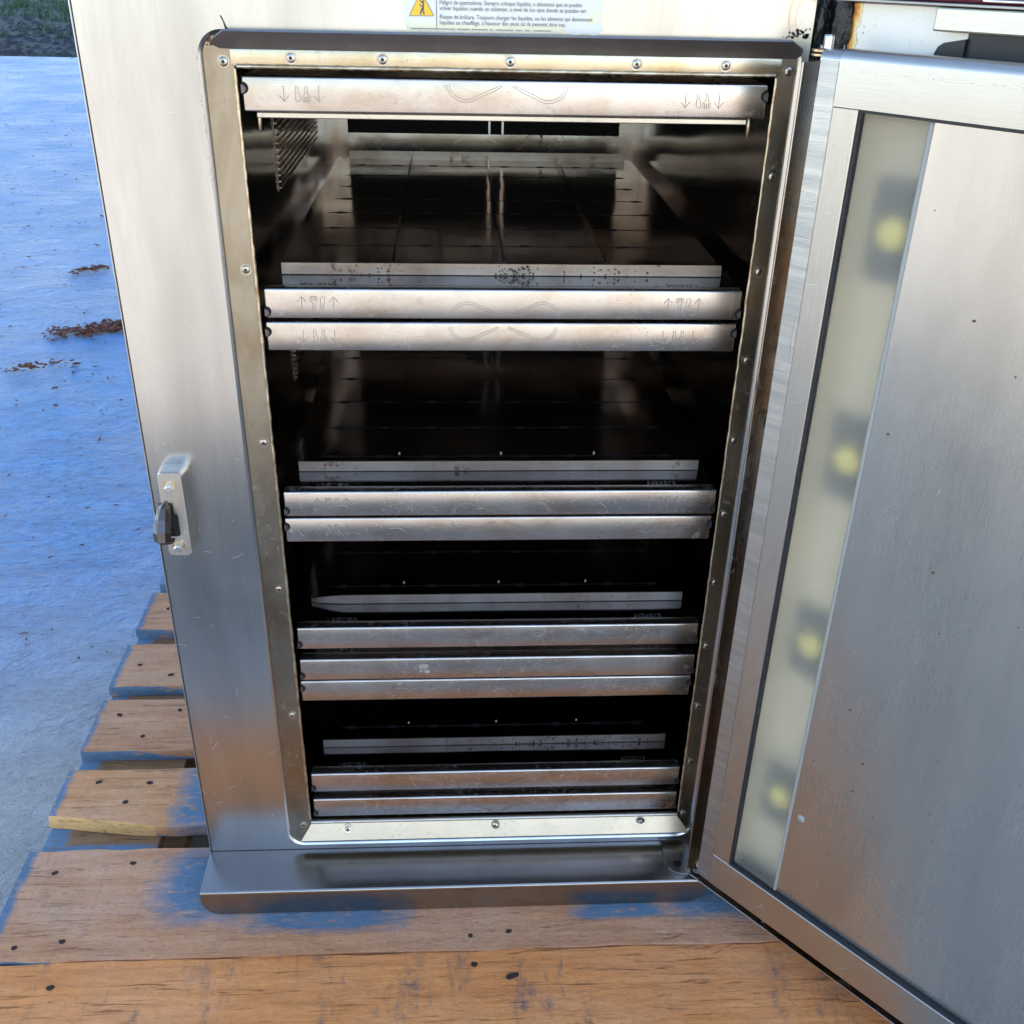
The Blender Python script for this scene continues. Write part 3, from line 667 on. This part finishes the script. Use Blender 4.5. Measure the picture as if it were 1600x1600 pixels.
bm = bmesh.new(); prism(bm, [(-.0062, .7795), (-.0050, .7792), (-.0018, .7715), (-.0005, .7702), (-.0032, .7702), (-.0042, .7750)], 'y', -.0034, -.0031); obj('scorch_mark', bm, M['grease'], oven)
bm = bmesh.new()
for (x, z, s) in ((-.0165, .7635, .0022), (-.0150, .7605, .0014), (-.0080, .7672, .0012), (-.0120, .7665, .0008), (-.0180, .7600, .0008)):
    prism(bm, [(x+s*math.cos(t)*rnd.uniform(.6, 1.3), z+s*math.sin(t)*rnd.uniform(.6, 1.3)) for t in [2*math.pi*k/9 for k in range(9)]], 'y', -.0003, .0003)
obj('rust_spot', bm, M['rust'], oven)
bm = bmesh.new()
for i in range(34):
    z = rnd.uniform(.655, .755); x = -.0245-abs(rnd.gauss(0, .0010)); s = rnd.uniform(.00012, .0004)
    prism(bm, [(x+s*math.cos(t), z+s*1.3*math.sin(t)) for t in [2*math.pi*k/6 for k in range(6)]], 'y', -.0033, -.0029)
obj('dirt_specks', bm, M['grease'], oven)['kind'] = 'stuff'

M['scratch'] = plain('scratch_mark', (.80, .78, .74), .55, .6)
def scratches(name, parent, n, area, off, seed, mat_=None, lmax=.012, w=.00022, loc=None, ang=None):
    rr = random.Random(seed); bm = bmesh.new()
    for k in range(n):
        x, z = rr.uniform(area[0], area[1]), rr.uniform(area[2], area[3]); a = rr.uniform(0, 3.14) if ang is None else rr.gauss(ang, .35)
        l = lmax*rr.random()**2+.001; b_ = rr.uniform(-.3, .3)
        pts = [(x+t*l*math.cos(a+b_*t), min(area[3], max(area[2], z+t*l*math.sin(a+b_*t)))) for t in (0, .25, .5, .75, 1)]
        ribbon(bm, pts, w*rr.uniform(.5, 1.1), 'xz', off)
    o = obj(name, bm, mat_ or M['scratch'], parent, None, loc); o['kind'] = 'stuff'; return o
scratches('scratch_marks', oven, 46, (-.105, -.026, -.03, .75), -.0032, 21)
scratches('scratch_marks', oven, 16, (-.100, -.070, .32, .45), -.0032, 22, None, .006)
scratches('scratch_marks', oven, 20, (.0, .40, .772, .80), -.0032, 23)
# ------------------------------------------------------------------ door (built flat, then swung open)
door_bm = bmesh.new()
DW, DZ0, DZ1 = .53, -.0380, .7700
# outer shell: back slab + lips
box(door_bm, 0, DW, .0322, .070, DZ0, DZ1-.004, .003)
def lipwall(pts, t=.0013):
    pass
box(door_bm, -.0002, .0011, -.0002, .034, DZ0+.006, DZ1-.010, .0004, 1)
box(door_bm, .006, DW-.006, -.0002, .034, DZ0-.0002, DZ0+.0011, .0004, 1)
box(door_bm, DW-.0011, DW+.0002, -.0002, .034, DZ0+.006, DZ1-.010, .0004, 1)
cr = [(.0064-.0066*math.cos(R(a)), DZ0+.0064-.0066*math.sin(R(a))) for a in range(0, 91, 15)]
ci = [(.0064-.0053*math.cos(R(a)), DZ0+.0064-.0053*math.sin(R(a))) for a in range(90, -1, -15)]
prism(door_bm, cr+ci, 'y', -.0002, .034)
DLOC = Vector((.402, -.0499, 0)); DANG = R(-49.5416)
door = bpy.data.objects.new('door', mesh_from('door', door_bm, M['shell'], 35)); COL.objects.link(door)
door.parent = oven; door.location = DLOC - oven.location; door.rotation_euler = (0, 0, DANG)
door['label'] = 'oven door swung wide open to the right, inner side showing'
def dp(name, bm, mat_, smooth=None): return obj(name, bm, mat_, door, smooth, (0, 0, 0))
ZR0 = -.0282
dp('edge_strip', B(.0136, .0290, .0, .0139, ZR0, .7625, .0006, 1), M['grind'])
dp('side_rail', B(.0292, .0486, -.0004, .0139, .0122, .7338, .0006, 1), M['rail'])
dp('bottom_rail', B(.0292, .4790, -.0004, .0139, ZR0, .0120, .0006, 1), M['rail_x'])
bm = bmesh.new(); rr = .0075
prism(bm, [(-.0004, .7340)] + [(-.0004+rr-rr*math.cos(R(a)), .7700-rr+rr*math.sin(R(a))) for a in range(0, 91, 10)] + [(.0139, .7700), (.0139, .7340)], 'x', .0292, .5200)
dp('top_rail', bm, M['rail_x'], 40)
bm = bmesh.new(); prism(bm, [(.0002, .7627)] + [(.0002+.007-.007*math.cos(R(a)), .7690-.007+.007*math.sin(R(a))) for a in range(0, 91, 10)] + [(.0139, .7690), (.0139, .7627)], 'x', .0136, .0290); dp('corner_cap', bm, M['rail_x'], 40)
dp('side_rail', B(.4792, .5200, -.0004, .0139, ZR0, .7338, .0006, 1), M['rail'])
# weld beads along the top rail
bm = bmesh.new(); x = .047
while x < .50:
    l = rnd.uniform(.0006, .0026) + (.002 if x > .09 else 0)*rnd.random()
    box(bm, x, x+l, -.0009, -.0002, .7569+rnd.uniform(-.0003, .0002), .7577+rnd.uniform(-.0002, .0004), .0002, 1); x += l + rnd.uniform(.0006, .006)*(1.6 if x < .09 else .6)
wb = dp('weld_bead', bm, M['zinc']); wb['kind'] = 'stuff'
# recess behind: gasket frame, light channel, pane
bm = plate_with_hole([(.0486, .0121), (.4791, .0121), (.4791, .7339), (.0486, .7339)], [(.0508, .0146), (.4770, .0146), (.4770, .7318), (.0508, .7318)], .0015, .0139)
dp('pane_gasket', bm, M['gasket'])
dp('window_pane', B(.1004, .4768, .0058, .0120, .0148, .7316, .0006, 1), M['pane'])
bm = bmesh.new(); box(bm, .0982, .1012, .0042, .0100, .0150, .7314, .0010, 3); dp('seam_bead', bm, M['bead_grey'], 40)
bm = bmesh.new(); box(bm, .0510, .0978, .0316, .0320, .0148, .7316); box(bm, .0510, .0513, .0068, .0316, .0148, .7316); box(bm, .0975, .0978, .0068, .0316, .0148, .7316)
lc = dp('light_channel', bm, M['lampcream'])
bm = bmesh.new(); vs = [bm.verts.new(p) for p in ((.0509, .0060, .0147), (.0980, .0060, .0147), (.0980, .0060, .7317), (.0509, .0060, .7317))]; bm.faces.new(vs)
cv = dp('light_cover', bm, M['frost'])
for z in (.652, .473, .292, .1125):
    dp('lamp_mount', B(.0600, .0972, .0290, .0315, z-.036, z+.038, .0004, 1), M['lamp_mount'])
    bm = bmesh.new(); cyl(bm, (.0790, .0289, z), (0, -1, 0), .0115, .0040, 24, .0105); cyl(bm, (.0790, .0249, z), (0, -1, 0), .0065, .0012, 20, .0050); dp('led_lamp', bm, M['led'], 40)
# small dark print at the foot of the cover
bm = bmesh.new(); rr = random.Random(9); x = .0580   # worn-away etched mark, no longer legible
while x < .0925:
    l = rr.uniform(.0008, .0022)
    for k in range(rr.choice((1, 2, 2, 3))): ribbon(bm, [(x, .0225+.0016*k), (x+l, .0225+.0016*k+rr.uniform(-.0004, .0004))], .00045, 'xz', .0056)
    x += l + rr.uniform(.0003, .0011)
dp('etched_mark', bm, M['ink'])['kind'] = 'stuff'
bm = bmesh.new(); cyl(bm, (.1112, .0057, .119), (0, -1, 0), .0040, .0012, 18, .0024); dp('rubber_bump', bm, M['bead_grey'], 50)
scratches('scratch_marks', door, 60, (.030, .048, .0, .73), -.0006, 31, None, .010, .0002, (0, 0, 0))
scratches('scratch_marks', door, 40, (.06, .40, -.026, .010), -.0006, 32, None, .012, .0002, (0, 0, 0))
scratches('scratch_marks', door, 50, (.11, .38, .03, .72), .0056, 33, None, .014, .00016, (0, 0, 0), 1.4)
# hinge hardware
bm = bmesh.new(); cyl(bm, (.0110, .0120, .7690), (0, 0, 1), .0036, .0075, 18); cyl(bm, (.0110, .0120, .7765), (0, 0, 1), .0036, .0012, 18, .0027); dp('hinge_pin', bm, M['zinc'], 40)
for z in (.7640, .7668): bm = bmesh.new(); cyl(bm, (.0070, .0110, z), (0, 0, 1), .0068, .0014, 22); dp('hinge_washer', bm, M['brass'], 40)
bm = bmesh.new(); cyl(bm, (.0088, .0085, -.0290), (0, 0, 1), .0022, .0085, 12); dp('hinge_pin', bm, M['zinc'], 40)
bm = bmesh.new(); cyl(bm, (.0088, .0085, -.0345), (0, 0, 1), .0052, .0040, 18); dp('hinge_washer', bm, M['skirt'], 40)
bm = bmesh.new(); cyl(bm, (.0950, .0040, -.0345), (0, 0, 1), .0012, .0058, 10); dp('pin_stub', bm, M['zinc'], 40)
bm = bmesh.new()
from mathutils import noise as mn
for i in range(26):
    x, z = rnd.uniform(.11, .30), rnd.uniform(.15, .70); s = rnd.uniform(.0003, .0011)
    prism(bm, [(x+s*math.cos(t)*rnd.uniform(.5, 2.0), z+s*math.sin(t)) for t in [2*math.pi*k/6 for k in range(6)]], 'y', .0054, .0058)
ds = dp('dirt_specks', bm, M['rust']); ds['kind'] = 'stuff'

# upper door flap that hangs open above the main door
up = bpy.data.objects.new('upper_door', None)
bm = bmesh.new(); box(bm, .004, .53, .0450, .0560, .7650, .7975, .001, 1); box(bm, .004, .53, .046, .075, .7650, .95)
up = bpy.data.objects.new('upper_door', mesh_from('upper_door', bm, M['white_steel'])); COL.objects.link(up)
up.parent = oven; up.location = DLOC - oven.location; up.rotation_euler = (0, 0, DANG)
def udp(name, bm, mat_, smooth=None): return obj(name, bm, mat_, up, smooth, (0, 0, 0))
udp('handle_bar', B(.0745, .53, .0310, .0440, .7830, .7975, .0012, 2), M['bar_steel'])
udp('trim_edge', B(.0, .53, .0290, .0445, .7979, .8000, .0005, 1), M['lip'])
udp('red_trim', B(.0, .53, .0300, .0445, .8002, .8300, .002), M['red'])
udp('chrome_strip', B(.105, .53, .0285, .0298, .8014, .8030, .0005, 1), M['zinc'])
udp('recess_panel', B(.094, .53, .0435, .0448, .7400, .7828), M['dark_recess'])
bm = bmesh.new(); prism(bm, [(.0745, .740), (.0745, .7690), (.0765, .7735), (.0800, .7760), (.0945, .7790), (.0945, .740)], 'y', .0400, .0434); udp('bracket', bm, M['dark_recess'])
udp('lower_channel', B(.004, .0740, .0400, .0449, .7400, .7652, .0006, 1), M['dark_recess'])
bm = bmesh.new(); bmesh.ops.create_icosphere(bm, subdivisions=3, radius=1)
for v in bm.verts:
    k = 1+.3*mn.noise(v.co*2.5)+.2*mn.noise(v.co*6); v.co = Vector((.0005+.0068*v.co.x*k, .0435+.003*v.co.y*k, .783+.022*v.co.z*k))
udp('grease_deposit', bm, M['grease'], 60)

# ------------------------------------------------------------------ jet plates (slide-out shelves)
PXC = .2; HW = .1955; BH = .0248; PD = .60
def icon_arrow(bm, x, z0, z1, up_, w=.00055, off=-.0003):
    if not up_: z0, z1 = z1, z0
    s = -1 if up_ else 1
    ribbon(bm, [(x, z0), (x, z1)], w*.8, 'xz', off); ribbon(bm, [(x-.0034, z1+s*.0042), (x, z1), (x+.0034, z1+s*.0042)], w, 'xz', off)
def icon_knife(bm, x, z0, z1, up_, off=-.0003):
    h = z1-z0; f = (lambda t: z0+h*t) if up_ else (lambda t: z1-h*t)
    ribbon(bm, [(x-.0009, f(0)), (x+.0009, f(0)), (x+.0009, f(.45)), (x+.0021, f(.55)), (x+.0021, f(.95)), (x+.0004, f(1)), (x-.0012, f(.9)), (x-.0011, f(.45))], .0004, 'xz', off, True)
def icon_fork(bm, x, z0, z1, up_, off=-.0003):
    h = z1-z0; f = (lambda t: z0+h*t) if up_ else (lambda t: z1-h*t)
    ribbon(bm, [(x-.0009, f(0)), (x+.0009, f(0)), (x+.0009, f(.5)), (x+.0027, f(.66)), (x+.0027, f(1)), (x-.0027, f(1)), (x-.0027, f(.66)), (x-.0009, f(.5))], .0004, 'xz', off, True)
    for dx in (-.0014, 0, .0014): ribbon(bm, [(x+dx, f(.68)), (x+dx, f(1))], .0005, 'xz', off)
def infinity(bm, up_, off=-.0003):
    base = .0025 if up_ else BH-.0035; s = 1 if up_ else -1
    for sgn in (-1, 1):
        cl = [(.004, 0), (.012, .0042), (.022, .0085)] + [(.0305+.0135*math.sin(R(a)), .0000+.0115*math.cos(R(a))*.98) for a in range(-22, 91, 14)]
        for wd in (-.0010, .0010):
            pts = []
            for i, p in enumerate(cl):
                a, c = cl[max(0, i-1)], cl[min(len(cl)-1, i+1)]; t = Vector((c[0]-a[0], c[1]-a[1])).normalized(); q = Vector((-t.y, t.x))*wd
                pts.append((PXC+sgn*(p[0]+q.x)-.0005-PXC, base+s*max(0, p[1]+q.y)))
            ribbon(bm, pts, .0005, 'xz', off)
def make_plate(up_):
    root = thing('jet_plate', 'x', 'oven shelf', (PXC, 0, .4), 0, 'steel jet plates stacked in the oven', local=True)
    def part(name, bm, mat_, smooth=None, parent=root): return obj(name, bm, mat_, parent, smooth, (0, 0, 0))
    part('front_bar', B(-HW, HW, 0, .0120, 0, BH, .0016, 3), M['bar'], 35)
    part('deck', B(-HW+.0015, HW-.0015, .0121, PD, .0008, BH-.0002), M['deck'])
    bm = bmesh.new(); z0, z1 = .0085, .0175
    for x in ((-.158, .142) if up_ else (-.1575, .1415)):
        icon_arrow(bm, x-.0078, z0-.001, z1+.001, up_); icon_arrow(bm, x+.0178, z0-.001, z1+.001, up_)
        for dx, fn in ((.0018, icon_fork if up_ else icon_knife), (.0085, icon_knife if up_ else icon_fork)): fn(bm, x+dx, z0-.001, z1+.001, up_)
    infinity(bm, up_); part('engraving', bm, M['line'])['kind'] = 'stuff'
    for sg in (-1, 1):                                             # half-round locking tabs at the bar ends
        bm = bmesh.new(); zc = .0058 if up_ else BH-.0082
        th = [R(a) for a in range(-90, 91, 15)]
        prism(bm, [(sg*(HW-.0002-.0046*math.cos(t)), zc+.0044*math.sin(t)) for t in th], 'y', -.0003, .0006, 1)
        prism(bm, [(sg*(HW+.0004-.0034*math.cos(t)), zc-.0006+.0030*math.sin(t)) for t in th], 'y', -.0012, .0006)
        part('end_tab', bm, [M['iron'], M['slot']], 40)
    if up_:
        bm = bmesh.new(); prism(bm, [(.0400, BH-.0002), (.0414, BH+.0005), (.0420, BH+.0098), (.0434, BH+.0100), (.0432, BH+.0004), (.0440, BH-.0002)], 'x', -.1865, .1865); part('front_lip', bm, M['lipbar'])
        bm = bmesh.new(); prism(bm, [(PD-.012, BH-.0002), (PD-.012, BH+.0100), (PD-.0106, BH+.0100), (PD-.0104, BH-.0002)], 'x', -.178, .184); part('rear_lip', bm, M['lipbar'])
        for x in (-.096, .002, .0925): bm = bmesh.new(); prism(bm, [(.0800, BH-.0001), (PD-.013, BH-.0001), (PD-.013, BH+.0058), (.22, BH+.0050), (.0800, BH+.0012)], 'x', x-.0009, x+.0009); part('rib', bm, M['cavity'])
        for k in range(8):
            y = .0735+.0672*k; bm = bmesh.new(); box(bm, -.172, .168, y-.0006, y+.0006, BH-.0001, BH+.0001)
            for j in range(8):
                xx = -.159+.0456*j; prism(bm, [(xx+.0058*math.cos(t), y+.0030*math.sin(t)) for t in [2*math.pi*q/12 for q in range(12)]], 'z', BH, BH+.00025)
            part('jet_slot', bm, M['slot'])
        for (s, x, y, wd) in (('VECTOR', -.1685, .0125, .0305), ('5025273', .1335, .0135, .0270)):
            me = text_mesh(s, .0068, .00012); mx = max(v.co.x for v in me.vertices)
            for v in me.vertices: v.co = Vector((x+v.co.x*wd/mx, y+v.co.y, BH+.0001+v.co.z))
            me.materials.clear(); me.materials.append(M['emboss']); link('embossed_text', me, root, (0, 0, 0))
    return root
up_proto = None; dn_proto = None
plates = [(.7149, 0, 'topmost jet plate, tallest bright front bar just under the oven ceiling, down arrows engraved'),
          (.5567, 1, 'jet plate with dark spatter stains along its raised lip, second bar from the top'),
          (.5287, 0, 'jet plate with down arrows close under the spattered one, lower of the upper pair'),
          (.3723, 1, 'jet plate with clean grey lip and embossed deck, middle of the oven'),
          (.3452, 0, 'jet plate with down arrows directly under the middle clean-lipped plate'),
          (.2242, 1, 'jet plate whose lip has a rounded bent left end, top of the lower trio'),
          (.1873, 1, 'jet plate with a pale smear on its front, middle of the lower trio of bars'),
          (.1608, 0, 'jet plate at the bottom of the lower trio, above the lowest open chamber'),
          (.0383, 1, 'jet plate with black flecked lip over the lowest front bar'),
          (.0038, 1, 'lowest jet plate front bar with rust at its right end, resting on the sill')]
for i, (z, u, label) in enumerate(plates):
    loc = (PXC + (.0005 if u else -.0008), .0 + .0006*((i*7) % 3), z)
    if u:
        if up_proto is None: up_proto = make_plate(True); o = up_proto; o.location = loc
        else: o = dup(up_proto, loc)
    else:
        if dn_proto is None: dn_proto = make_plate(False); o = dn_proto; o.location = loc
        else: o = dup(dn_proto, loc)
    o['label'] = label
    scratches('scratch_marks', o, 26, (-.185, .175, .003, .022), -.0002, 140+i, None, .011, .00017, (0, 0, 0))
    if i == 9:
        bm = bmesh.new()
        for k in range(26):
            x, zz = .1955-.002-abs(rnd.gauss(0, .008)), .003+abs(rnd.gauss(0, .006)); s = rnd.uniform(.0004, .0013)
            if zz > .022: continue
            prism(bm, [(x+s*math.cos(t)*rnd.uniform(.6, 1.3), zz+s*math.sin(t)*rnd.uniform(.6, 1.3)) for t in [2*math.pi*q/7 for q in range(7)]], 'y', -.0004, .0002)
        obj('rust_spots', bm, M['rust'], o, None, (0, 0, 0))
def spatter(o, cx, sx, n, mat_, seed):
    rr = random.Random(seed); bm = bmesh.new()
    for k in range(n):
        x = rr.gauss(cx, sx)
        if abs(x) > .183: continue
        z = BH+rr.uniform(.0004, .0094)*rr.random()**.5; s = rr.uniform(.0002, .0009)*(1 if rr.random() > .12 else 1.7)
        prism(bm, [(x+s*math.cos(t)*rr.uniform(.6, 1.4), min(BH+.0097, z+s*math.sin(t)*rr.uniform(.6, 1.3))) for t in [2*math.pi*q/7 for q in range(7)]], 'y', .0404+(z-BH)*.06, .0416)
    p = obj('spatter', bm, mat_, o, None, (0, 0, 0)); p['kind'] = 'stuff'
jets = [o for o in COL.objects if o.name.startswith('jet_plate')]
byz = {round(o.location.z, 4): o for o in jets}
spatter(byz[.5567], .01, .012, 60, M['grease'], 3); spatter(byz[.5567], -.115, .02, 26, M['rust'], 4); spatter(byz[.5567], .10, .02, 24, M['rust'], 5)
spatter(byz[.0383], .08, .06, 70, M['grease'], 6)
top = byz[.7149]
obj('lower_flange', B(-.187, .183, .003, .012, -.0045, -.0004, .0006, 1), M['bright'], top, None, (0, 0, 0))
for x in (-.1855, .1855):
    bm = bmesh.new(); tube(bm, [(x, .008, -.0003), (x, .006, -.006), (x*1.004, .009, -.014)], .0016, 8); obj('hanger', bm, M['bead'], top, 60, (0, 0, 0))

# the bent lip of the trio's top plate, and the pale smear on the plate below it
o = byz[.2242]
for ch in o.children:
    if ch.name.startswith('front_lip'):
        bm = bmesh.new(); rows = []
        for i in range(41):
            x = -.1865 + .373*i/40; t = min(1., i/4); h = .0045 + (.0098-.0045)*math.sin(t*math.pi/2); dy = .004*(1-t)**2
            rows.append([bm.verts.new((x, p[0]+dy, BH+p[1])) for p in ((.0400, -.0002), (.0414, .0005), (.0420, h), (.0434, h+.0002), (.0432, .0004), (.0440, -.0002))])
        for a, c in zip(rows, rows[1:]):
            for k in range(6): bm.faces.new((a[k], a[(k+1) % 6], c[(k+1) % 6], c[k]))
        bm.faces.new(rows[0][::-1]); bm.faces.new(rows[-1])
        ch.data = mesh_from('front_lip', bm, M['lipbar'], 40)
bm = bmesh.new(); rr = random.Random(5)
for cx, cz, s_, k_ in ((-.075, .0150, .0042, 16), (-.0715, .0088, .0026, 12), (-.0775, .0095, .0014, 9)):
    prism(bm, [(cx+s_*1.25*math.cos(2*math.pi*k/k_)*rr.uniform(.75, 1.15), cz+s_*.8*math.sin(2*math.pi*k/k_)*rr.uniform(.7, 1.15)) for k in range(k_)], 'y', -.00025, .0002)
obj('pale_smear', bm, steel('pale_residue', (.56, .53, .50), .42, 'none', .3, None, 0, 9, None, 0, 70, .1, metal=.85), byz[.1873], None, (0, 0, 0))
